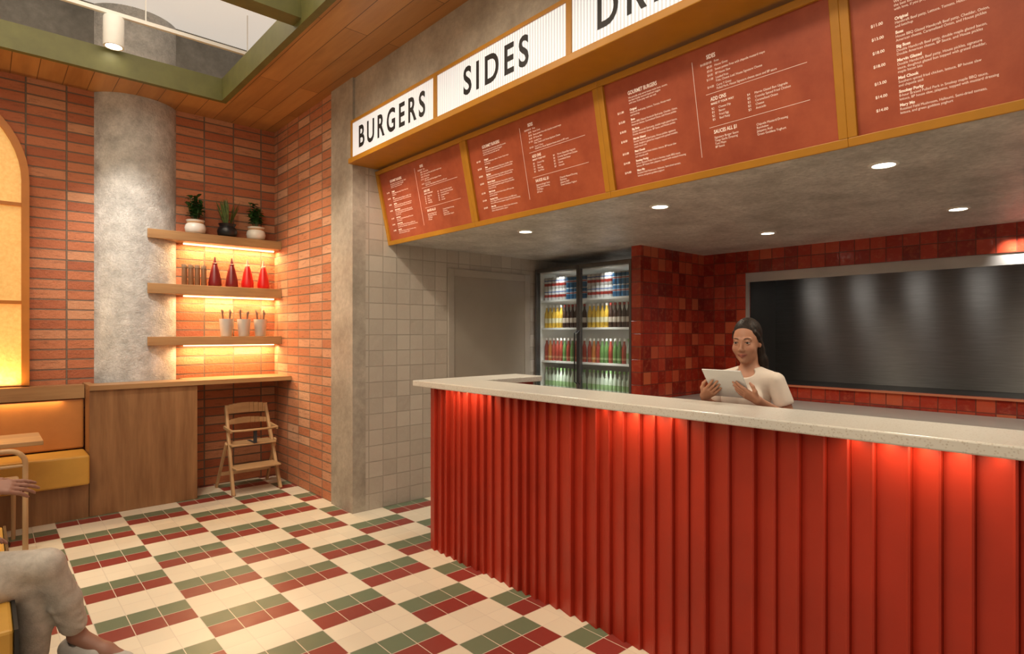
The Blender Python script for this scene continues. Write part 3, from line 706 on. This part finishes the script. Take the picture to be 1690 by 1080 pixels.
# ================================================================== FIGURES (signed-distance surface)
class Field:
    def __init__(s,lo,hi,h):
        s.lo=np.array(lo,float); s.h=h; s.n=np.ceil((np.array(hi)-s.lo)/h).astype(int)+1
        s.f=np.full(s.n,1.0,np.float32); s.ax=[(s.lo[i]+h*np.arange(s.n[i])).astype(np.float32) for i in range(3)]
    def reg(s,mn,mx):
        sl=[]
        for i in range(3):
            a=max(0,int((mn[i]-s.lo[i])/s.h)); b=min(s.n[i],int((mx[i]-s.lo[i])/s.h)+2); 
            if b<=a: return None,None
            sl.append(slice(a,b))
        P=[s.ax[0][sl[0]][:,None,None],s.ax[1][sl[1]][None,:,None],s.ax[2][sl[2]][None,None,:]]
        return tuple(sl),P
    def app(s,sl,d,k,cut):
        a=s.f[sl]
        if cut:
            d=-d; h=np.clip(.5-.5*(d-a)/k,0,1); s.f[sl]=d+(a-d)*h+k*h*(1-h)
        else:
            h=np.clip(.5+.5*(d-a)/k,0,1); s.f[sl]=a+(d-a)*(1-h)-k*h*(1-h)
    def cone(s,a,b,ra,rb,k=.012,sy=None,cut=False):
        a=np.array(a,float);b=np.array(b,float); pad=k+4*s.h
        R=max(ra,rb)
        sl,P=s.reg(np.minimum(a-R,b-R)-pad,np.maximum(a+R,b+R)+pad)
        if sl is None: return
        q=[P[i]-a[i] for i in range(3)]; ba=b-a
        if sy: q[1]=q[1]/sy; ba=ba*np.array([1,1/sy,1])
        t=np.clip((q[0]*ba[0]+q[1]*ba[1]+q[2]*ba[2])/max(1e-9,ba.dot(ba)),0,1)
        d=np.sqrt((q[0]-t*ba[0])**2+(q[1]-t*ba[1])**2+(q[2]-t*ba[2])**2)-(ra+(rb-ra)*t)
        if sy: d=d*(.5+.5*sy)
        s.app(sl,d.astype(np.float32),k,cut)
    def ell(s,c,r,k=.012,R=None,cut=False):
        c=np.array(c,float); pad=k+4*s.h; m=max(r)
        sl,P=s.reg(c-m-pad,c+m+pad)
        if sl is None: return
        q=[P[i]-c[i] for i in range(3)]
        if R is not None: q=[R[0][j]*q[0]+R[1][j]*q[1]+R[2][j]*q[2] for j in range(3)]
        k0=np.sqrt(sum((q[i]/r[i])**2 for i in range(3))); k1=np.sqrt(sum((q[i]/r[i]**2)**2 for i in range(3)))+1e-9
        s.app(sl,(k0*(k0-1)/k1).astype(np.float32),k,cut)
    def chain(s,pts,rs,k=.012,**kw):
        for i in range(len(pts)-1): s.cone(pts[i],pts[i+1],rs[i],rs[i+1],k,**kw)
    def mesh(s):
        f=s.f; S=f<0; n=s.n
        cnt=np.zeros(n-1,np.uint8)
        offs=[(i,j,k) for i in (0,1) for j in (0,1) for k in (0,1)]
        for o in offs: cnt+=S[o[0]:n[0]-1+o[0],o[1]:n[1]-1+o[1],o[2]:n[2]-1+o[2]]
        act=(cnt>0)&(cnt<8); ids=np.argwhere(act); idx=np.full(n-1,-1,np.int64); idx[act]=np.arange(len(ids))
        acc=np.zeros((len(ids),3)); num=np.zeros(len(ids))
        for o in offs:
            for ax in range(3):
                if o[ax]: continue
                o2=list(o); o2[ax]=1
                f0=f[ids[:,0]+o[0],ids[:,1]+o[1],ids[:,2]+o[2]]; f1=f[ids[:,0]+o2[0],ids[:,1]+o2[1],ids[:,2]+o2[2]]
                cr=(f0<0)!=(f1<0); t=np.where(cr,f0/np.where(cr,f0-f1,1),0)
                p=np.array(o,float)[None,:].repeat(len(ids),0); p[:,ax]+=t
                acc+=p*cr[:,None]; num+=cr
        V=s.lo+s.h*(ids+acc/num[:,None])
        Q=[]
        for ax in range(3):
            u,v=(ax+1)%3,(ax+2)%3
            a=[slice(None)]*3;b=[slice(None)]*3; a[ax]=slice(0,-1); b[ax]=slice(1,None)
            A=S[tuple(a)];B=S[tuple(b)]; E=np.argwhere(A!=B)
            E=E[(E[:,u]>0)&(E[:,v]>0)&(E[:,u]<n[u]-1)&(E[:,v]<n[v]-1)]
            ins=A[E[:,0],E[:,1],E[:,2]]
            def cell(du,dv):
                e=E.copy(); e[:,u]+=du; e[:,v]+=dv; return idx[e[:,0],e[:,1],e[:,2]]
            q=np.stack([cell(-1,-1),cell(0,-1),cell(0,0),cell(-1,0)],1)
            q=np.where(ins[:,None],q,q[:,::-1]); Q.append(q)
        return V,np.concatenate(Q)
def fobj(name,F,mat,parent,colfn=None):
    V,Q=F.mesh(); me=bpy.data.meshes.new(name)
    me.from_pydata(V.tolist(),[],Q.tolist()); me.polygons.foreach_set('use_smooth',[True]*len(me.polygons)); me.update()
    me.materials.append(mat)
    if colfn is not None:
        ca=me.color_attributes.new('Col','FLOAT_COLOR','POINT'); ca.data.foreach_set('color',colfn(V).astype(np.float32).ravel())
    o=bpy.data.objects.new(name,me); C.objects.link(o); o.parent=parent; return o
def head(F,M,neckto,nr=.05,S=1.0):
    R=np.array(M.to_3x3())/S; T=lambda p: np.array(M@Vector(p))
    E=lambda c,r,k,cut=False: F.ell(T(c),tuple(x*S for x in r),k,R,cut)
    K=lambda a,b,ra,rb,k: F.cone(T(a),T(b),ra*S,rb*S,k)
    F.cone(T((0,.022,-.05)),neckto,nr,nr+.004,.02)
    E((0,.018,.035),(.067,.086,.084),.02); E((0,-.028,-.015),(.054,.056,.083),.03); E((0,-.034,-.070),(.040,.042,.038),.03)
    E((0,-.070,-.099),(.015,.013,.014),.02)
    for s in (-1,1):
        E((s*.034,-.060,-.034),(.020,.019,.020),.025)
        E((s*.030,-.098,.0),(.014,.014,.0075),.010,True)
        E((s*.062,.018,-.010),(.009,.016,.027),.010)
        E((s*.0100,-.090,-.040),(.0070,.008,.006),.008)
        K((s*.0,-.0875,-.064),(s*.023,-.0755,-.0590),.0040,.0028,.006)
        K((s*.0,-.0870,-.0735),(s*.020,-.0755,-.0640),.0050,.0028,.006)
        K((s*.012,-.081,.017),(s*.042,-.067,.016),.006,.005,.012)
        K((s*.0175,-.0810,.0035),(s*.030,-.0845,.0072),.0032,.0036,.004); K((s*.030,-.0845,.0072),(s*.0425,-.0760,.0035),.0036,.0030,.004)
        K((s*.0185,-.0795,-.0055),(s*.030,-.0820,-.0080),.0028,.0030,.004); K((s*.030,-.0820,-.0080),(s*.0415,-.0745,-.0045),.0030,.0026,.004)
    K((0,-.080,.008),(0,-.098,-.034),.0055,.0085,.012)
def hand(F,w,d,n,t,curl=(.2,.25,.2),sc=.92,k=.009):
    w=np.array(w,float);nz=lambda v:np.array(v,float)/np.linalg.norm(v)
    d=nz(d);n=np.array(n,float); n=nz(n-d*n.dot(d)); t=np.array(t,float); t=nz(t-d*t.dot(d)-n*t.dot(n))
    L=[(.042,.026,.020),(.047,.030,.021),(.043,.027,.020),(.034,.021,.018)]
    for i in range(4):
        off=(.029-.0195*i)*sc; kn=w+d*(.082-.004*abs(i-1))*sc+t*off
        F.cone(w+d*.008+t*off*.55,kn,.0135*sc,.0105*sc,.014)
        p=kn; ang=0
        for j in range(3):
            ang+=curl[j]+i*.03; dd=d*math.cos(ang)+n*math.sin(ang)+t*(.07-.045*i)
            q=p+nz(dd)*L[i][j]*sc; F.cone(p,q,(.0092-.0009*j)*sc,(.0086-.0011*j)*sc,.003); p=q
    b=w+d*.022*sc+t*.018*sc; m1=b+nz(d*.75+t*.75+n*.25)*.042*sc; m2=m1+nz(d*.8+t*.35+n*.5)*.03*sc; m3=m2+nz(d*.85+n*.45)*.024*sc
    F.chain([b,m1,m2,m3],[.015*sc,.0115*sc,.0098*sc,.0078*sc],.006)

# ---- woman behind the counter
P1=thing('person','person in cream t-shirt behind the counter reading a tablet','person',(2.86,1.40,0),-PI/2)
HS=.93
HM=Matrix.Translation((0,-.012,1.460))@Matrix.Rotation(math.radians(8),4,'Z')@Matrix.Rotation(math.radians(6),4,'X')@Matrix.Scale(HS,4)
TC=Vector((0,-.215,1.258)); TX=Vector((1,0,0)); TU=Vector((0,-.64,.768)).normalized(); TN=TX.cross(TU)*-1 if TX.cross(TU).y<0 else TX.cross(TU)
SHD=(.135,.012,1.266); ELB=(.195,.035,1.075)
def wr(s): 
    pk=TC+TX*(s*.086)-TU*.036-TN*.018; dd=(TX*(-s*.75)+TU*.66).normalized()
    return pk-dd*.072, dd, TX*(s*.66)+TU*.75
F=Field((-.30,-.42,0),(.30,.22,1.62),.0033)
head(F,HM,(0,.03,1.305),.041,HS)
def torso(F,g):
    F.cone((0,.012,1.225),(0,.012,1.06),.104+g,.094+g,.03,sy=.70); F.cone((0,.012,1.06),(0,.018,.86),.094+g,.138+g,.03,sy=.68)
    F.cone((-.108,.014,1.264),(.108,.014,1.264),.033+g,.033+g,.035)
    for s in (-1,1):
        F.cone((0,.028,1.306),(s*.098,.016,1.274),.026+g,.028+g,.03); F.ell((s*.052,-.062,1.168),(.045+g,.041+g,.045+g),.04)
torso(F,0)
for s in (-1,1):
    w,dd,tt=wr(s); F.chain([(s*SHD[0],SHD[1],SHD[2]),(s*ELB[0],ELB[1],ELB[2])],[.035,.029],.015)
    F.chain([(s*ELB[0],ELB[1],ELB[2]),tuple((np.array((s*ELB[0],ELB[1],ELB[2]))*.65+np.array(w)*.35)),tuple(w)],[.029,.028,.0195],.012)
    hand(F,w,dd,TN,tt,(.05,.12,.1),.80)
    F.chain([(s*.085,.015,.86),(s*.088,.0,.46),(s*.088,.02,.08)],[.084,.054,.035],.03); F.chain([(s*.088,.03,.045),(s*.09,-.13,.03)],[.036,.028],.03)
HI=np.array(HM.inverted())
def col1(V):
    q=V@HI[:3,:3].T+HI[:3,3]; c=np.tile(np.array([.50,.245,.15,1.]),(len(V),1))
    def blend(mask,col):
        m=np.clip(mask,0,1)[:,None]; c[:,:3]=c[:,:3]*(1-m)+np.array(col)*m
    fr=(q[:,1]<-.060)
    zz=q[:,2]+.069-9.0*q[:,0]**2
    e=np.sqrt((q[:,0]/.0235)**2+(zz/.0085)**2); blend((1.25-e)/.35*fr,(.40,.115,.085))
    e=np.sqrt((q[:,0]/.0225)**2+(zz/.0022)**2); blend((1.3-e)/.5*fr,(.13,.035,.025))
    e=np.sqrt(((np.abs(q[:,0])-.038)/.02)**2+((q[:,2]+.035)/.02)**2); blend((1-e)*.5*fr,(.54,.20,.13))
    e=np.sqrt(((np.abs(q[:,0])-.030)/.019)**2+((q[:,2]-.001)/.013)**2); blend((1.2-e)*.4*fr,(.29,.12,.07))  # shade around the eyelids put into the skin colour
    return c
body=fobj('body',F,MT['skin'],P1,col1)
F=Field((-.33,-.25,.80),(.33,.22,1.42),.0036)
torso(F,.008)
for s in (-1,1):
    e=np.array((s*ELB[0],ELB[1],ELB[2])); a=np.array((s*SHD[0],SHD[1],SHD[2])); q=a+(e-a)*.52
    F.chain([tuple(a),tuple(q)],[.043,.046],.008)
    ax=(e-a)/np.linalg.norm(e-a)
    F.cone(tuple(q+ax*.060),tuple(q+ax*.16),.056,.08,.006,cut=True)
for i in range(5):
    F.cone((-.10+.03*i,-.14,1.06-.02*i),(.02+.03*i,-.13,1.10+.015*i),.006,.003,.012,cut=True)
F.cone((0,.02,1.318),(0,.0,1.50),.050,.085,.006,cut=True); F.ell((0,-.05,1.308),(.055,.05,.030),.006,cut=True)
F.cone((-.4,0,.80),(.4,0,.80),.035,.035,.004,cut=True)
fobj('t_shirt',F,MT['shirt'],P1)
F=Field((-.25,-.2,.05),(.25,.22,.92),.006)
F.cone((0,.018,.90),(0,.018,.84),.12,.153,.03,sy=.70)
for s in (-1,1): F.chain([(s*.085,.015,.85),(s*.088,.0,.46),(s*.088,.02,.10)],[.093,.066,.055],.03)
fobj('trousers',F,MT['trouser'],P1)
for s in (-1,1):
    F=Field((s*.09-.08,-.22,-.01),(s*.09+.08,.12,.14),.005); F.chain([(s*.088,.04,.052),(s*.09,-.05,.048),(s*.09,-.15,.036)],[.048,.044,.034],.03); F.cone((s*.09,.04,-.1),(s*.09,-.2,-.1),.1,.1,.004,cut=True)
    fobj('shoe',F,MT['black'],P1)
# hair: drawn back from the forehead, falling behind the left shoulder
F=Field((-.2,-.25,1.05),(.2,.25,1.66),.003)
R=np.array(HM.to_3x3())/HS; T=lambda p: np.array(HM@Vector(p)); G=lambda *r: tuple(x*HS for x in r)
F.ell(T((0,.022,.038)),G(.0712,.0908,.0878),.01,R)
F.cone(T((0,.065,-.03)),T((0,.060,-.08)),.046,.036,.02)
F.ell(T((.006,-.104,-.036)),G(.0590,.088,.098),.005,R,True)
for s in (-1,1):
    F.chain([T((s*.056,-.034,.050)),T((s*.060,-.010,.022)),T((s*.057,.020,-.010)),T((s*.050,.048,-.045))],G(.006,.009,.012,.018),.014)
F.chain([T((0,.078,.02)),T((.012,.092,-.06)),T((.036,.092,-.13)),T((.052,.082,-.185)),T((.058,.066,-.245))],G(.052,.046,.040,.032,.014),.02)
F.chain([T((.050,.045,-.05)),T((.062,.050,-.11)),T((.068,.050,-.17)),T((.068,.040,-.235))],G(.022,.026,.023,.009),.016)
fobj('hair',F,MT['hair'],P1)
for s in (-1,1):
    b=BM(); bmesh.ops.create_uvsphere(b,u_segments=16,v_segments=12,radius=.0120)
    e=obj('eye',b,MT['eye'],P1,smooth=True); e.matrix_local=HM@Matrix.Translation((s*.030,-.0730,-.0005))@Matrix.Rotation(math.radians(12),4,'X')
    b=BM(); tube(b,[(s*.013,-.0860,.0185),(s*.021,-.0855,.0220),(s*.030,-.0825,.0238),(s*.039,-.0760,.0225),(s*.046,-.0680,.0185)],[.0018,.0024,.0024,.0018,.0010],6)
    e=obj('eyebrow',b,MT['brow'],P1,smooth=True); e.matrix_local=HM.copy()
    b=BM(); tube(b,[(s*.0175,-.0833,.0010),(s*.024,-.0867,.0043),(s*.030,-.0875,.0050),(s*.037,-.0845,.0040),(s*.0435,-.0785,.0010)],.0010,6)
    e=obj('eyelash',b,MT['brow'],P1,smooth=True); e.matrix_local=HM.copy()
# tablet
tm=Matrix((TX,TU,TX.cross(TU))).transposed().to_4x4(); tm.translation=TC
PM=Matrix.Translation((2.86,1.40,0))@Matrix.Rotation(-PI/2,4,'Z')
tab=thing('tablet','pale grey tablet held in both hands above the countertop','tablet',mat=PM@tm)
obj('case',bx(BM(),-.098,.098,-.088,.088,-.003,.003),MT['tablet'],tab,bevel=.002)
zz=(.0031,.0039) if (TX.cross(TU)).dot(TN)>0 else (-.0039,-.0031)
obj('screen',bx(BM(),-.090,.090,-.080,.080,*zz),MT['screen'],tab)

# ---- seated person at the left edge
OX=Vector((-.25,3.15,0))
P2=thing('person','seated person in faded jeans with legs crossed at left edge','person',OX)
def Q(x,y,z): return (x-OX.x,y-OX.y,z)
HM2=Matrix.Translation(Q(-.27,3.15,1.215))@Matrix.Rotation(PI/2,4,'Z')
RW=Q(.005,3.115,.888)
RS,RE=Q(-.30,2.97,1.03),Q(-.19,2.96,.80); LS,LE,LW=Q(-.30,3.33,1.03),Q(-.27,3.42,.78),Q(-.08,3.30,.675)
TH=[Q(-.26,3.245,.55),Q(.195,3.075,.545)]; TS=[Q(.195,3.075,.545),Q(.26,3.11,.37),Q(.305,3.15,.20)]
UH=[Q(-.26,3.06,.53),Q(.15,3.12,.475)]; US=[Q(.15,3.12,.475),Q(.165,3.16,.28),Q(.16,3.19,.09)]
F=Field((-.4,-.45,0),(.85,.45,1.40),.005)
head(F,HM2,Q(-.30,3.15,1.08))
F.cone(Q(-.27,3.15,.58),Q(-.28,3.15,.80),.14,.125,.03); F.cone(Q(-.28,3.15,.80),Q(-.30,3.15,.97),.125,.13,.03)
F.cone(RS,LS,.05,.05,.04)
F.chain([RS,RE],[.05,.04],.02); F.chain([RE,RW],[.04,.027],.015); hand(F,RW,(1,.02,-.10),(.1,.55,-.8),(0,.8,.6),(.12,.18,.15),1.0)
F.chain([LS,LE],[.05,.04],.02); F.chain([LE,LW],[.04,.027],.015); hand(F,LW,(1,-.25,-.15),(-.1,-.1,-1),(0,-1,.1),(.15,.2,.2),1.0)
F.chain(TH,[.078,.054],.03); F.chain(TS,[.052,.048,.032],.02); F.chain(UH,[.075,.05],.03); F.chain(US,[.05,.048,.034],.02)
F.chain([Q(.305,3.15,.19),Q(.40,3.08,.115),Q(.455,3.04,.085)],[.033,.034,.026],.02); F.chain([Q(.16,3.19,.09),Q(.15,3.18,.05),Q(.33,3.16,.035)],[.033,.036,.028],.02)
fobj('body',F,MT['skin'],P2,lambda V: np.tile(np.array([.34,.17,.12,1.]),(len(V),1)))
F=Field((-.4,-.35,.05),(.75,.35,.80),.005)
F.cone(Q(-.27,3.15,.57),Q(-.275,3.15,.68),.155,.145,.03)
F.chain(TH,[.090,.065],.03); F.chain([TS[0],TS[1],Q(.29,3.137,.255)],[.064,.058,.052],.02)
F.chain(UH,[.09,.066],.03); F.chain([US[0],US[1],Q(.162,3.185,.15)],[.065,.060,.053],.02)
jr=random.Random(2)
for i in range(9):   # soft raised folds along thigh and behind the knee
    t=jr.uniform(.35,1.0); c=np.array(TH[0])*(1-t)+np.array(TH[1])*t; r0_=.090-.025*t
    a0=jr.uniform(-2.4,-.6); a1=a0+jr.uniform(.8,1.3); dx=jr.uniform(.02,.06)
    F.cone(c+np.array([-dx,math.cos(a0)*r0_*.96,-math.sin(a0)*r0_*.3-.02]),c+np.array([dx,math.cos(a1)*r0_*.7,r0_*.68]),.009,.004,.016)
for i in range(6):
    t=jr.uniform(.05,.8); c=np.array(TS[0])*(1-t)+np.array(TS[2])*t
    F.cone(c+np.array([-.045,-.040,.02]),c+np.array([.040,-.040,-.025+jr.uniform(-.02,.02)]),.008,.003,.016)
fobj('jeans',F,MT['jean'],P2)
F=Field((-.45,-.5,.58),(.25,.5,1.16),.006)
F.cone(Q(-.27,3.15,.64),Q(-.28,3.15,.80),.155,.14,.03); F.cone(Q(-.28,3.15,.80),Q(-.30,3.15,.97),.14,.145,.03); F.cone(RS,LS,.064,.064,.04); F.cone(Q(-.3,3.15,1.06),Q(-.29,3.15,1.11),.07,.062,.03)
rw=np.array(RE)*.25+np.array(RW)*.75; lw=np.array(LE)*.2+np.array(LW)*.8
F.chain([RS,RE,tuple(rw)],[.064,.054,.04],.02); F.chain([LS,LE,tuple(lw)],[.064,.054,.04],.02)
fobj('jumper',F,MT['plum'],P2)
for A in ([Q(.285,3.172,.135),Q(.37,3.10,.105),Q(.465,3.03,.072)],[Q(.13,3.19,.05),Q(.22,3.18,.048),Q(.34,3.16,.036)]):
    F=Field(np.min(A,0)-.08,np.max(A,0)+.08,.005); F.chain(A,[.046,.044,.035],.02)
    F.cone(np.array(A[0])+[.02,-.02,.075],np.array(A[0])+[.02,-.02,.03],.035,.03,.006,cut=True)
    fobj('shoe',F,MT['shoe'],P2)
F=Field((-.25,-.2,1.05),(.25,.2,1.42),.006)
R2=np.array(HM2.to_3x3()); T2=lambda p: np.array(HM2@Vector(p))
F.ell(T2((0,.022,.045)),(.076,.093,.09),.01,R2); F.cone(T2((0,.07,-.01)),T2((0,.06,-.06)),.06,.05,.02); F.ell(T2((0,-.105,-.045)),(.060,.082,.105),.012,R2,True)
fobj('hair',F,MT['hair'],P2)

# ================================================================== LIGHT
w=bpy.data.worlds.new('World'); SC.world=w; w.use_nodes=True
bg=w.node_tree.nodes['Background']; bg.inputs[0].default_value=(1,.86,.68,1); bg.inputs[1].default_value=.24
area('void_light',(-.3,3.2,4.36),(-.3,3.2,0),3.2,4.4,84,(1,.87,.68))
area('room_fill',(-1.6,.6,3.2),(2.0,3.4,.8),2.2,1.6,30,(1,.82,.58))
area('brick_fill',(-.2,3.4,3.3),(.6,6.3,2.0),2.0,.8,6,(1,.80,.56))
spot('column_spot',(.3,4.6,4.1),(1.05,6.2,1.9),280,38,.8,(1,.95,.87),.05)
spot('brick_spot',(.9,4.7,3.55),(2.3,5.5,1.5),150,62,.9,(1,.82,.58),.08)
spot('pier_spot',(1.2,3.6,3.55),(2.7,4.5,1.3),100,52,.5,(1,.88,.70),.05)
spot('floor_daylight_spot',(.9,3.6,4.2),(1.1,3.9,0),150,32,.45,(1,.88,.68),.05)  # this and the next two: added spots standing in for daylight patches
spot('floor_daylight_spot',(-.2,4.6,4.2),(.2,4.9,0),110,24,.45,(1,.88,.68),.05)
spot('floor_daylight_spot',(1.2,2.2,3.55),(1.6,2.5,0),60,40,.5,(1,.86,.64),.05)
for y in (3.9,2.7,1.5,.3):
    spot('menu_fill_spot',(1.0,y,3.5),(2.5,y-.1,2.6),34,70,.9,(1,.80,.58),.08)  # unseen spots added to brighten the menu panels

# ================================================================== CAMERA
cam=bpy.data.cameras.new('camera'); co=bpy.data.objects.new('camera',cam); C.objects.link(co); SC.camera=co
cam.sensor_fit='HORIZONTAL'; cam.sensor_width=36; cam.lens=36*970/1690; cam.shift_y=10/1690
co.location=(0,0,1.5); co.rotation_euler=(PI/2,0,-math.atan2(.6698,.7425)); cam.clip_start=.05
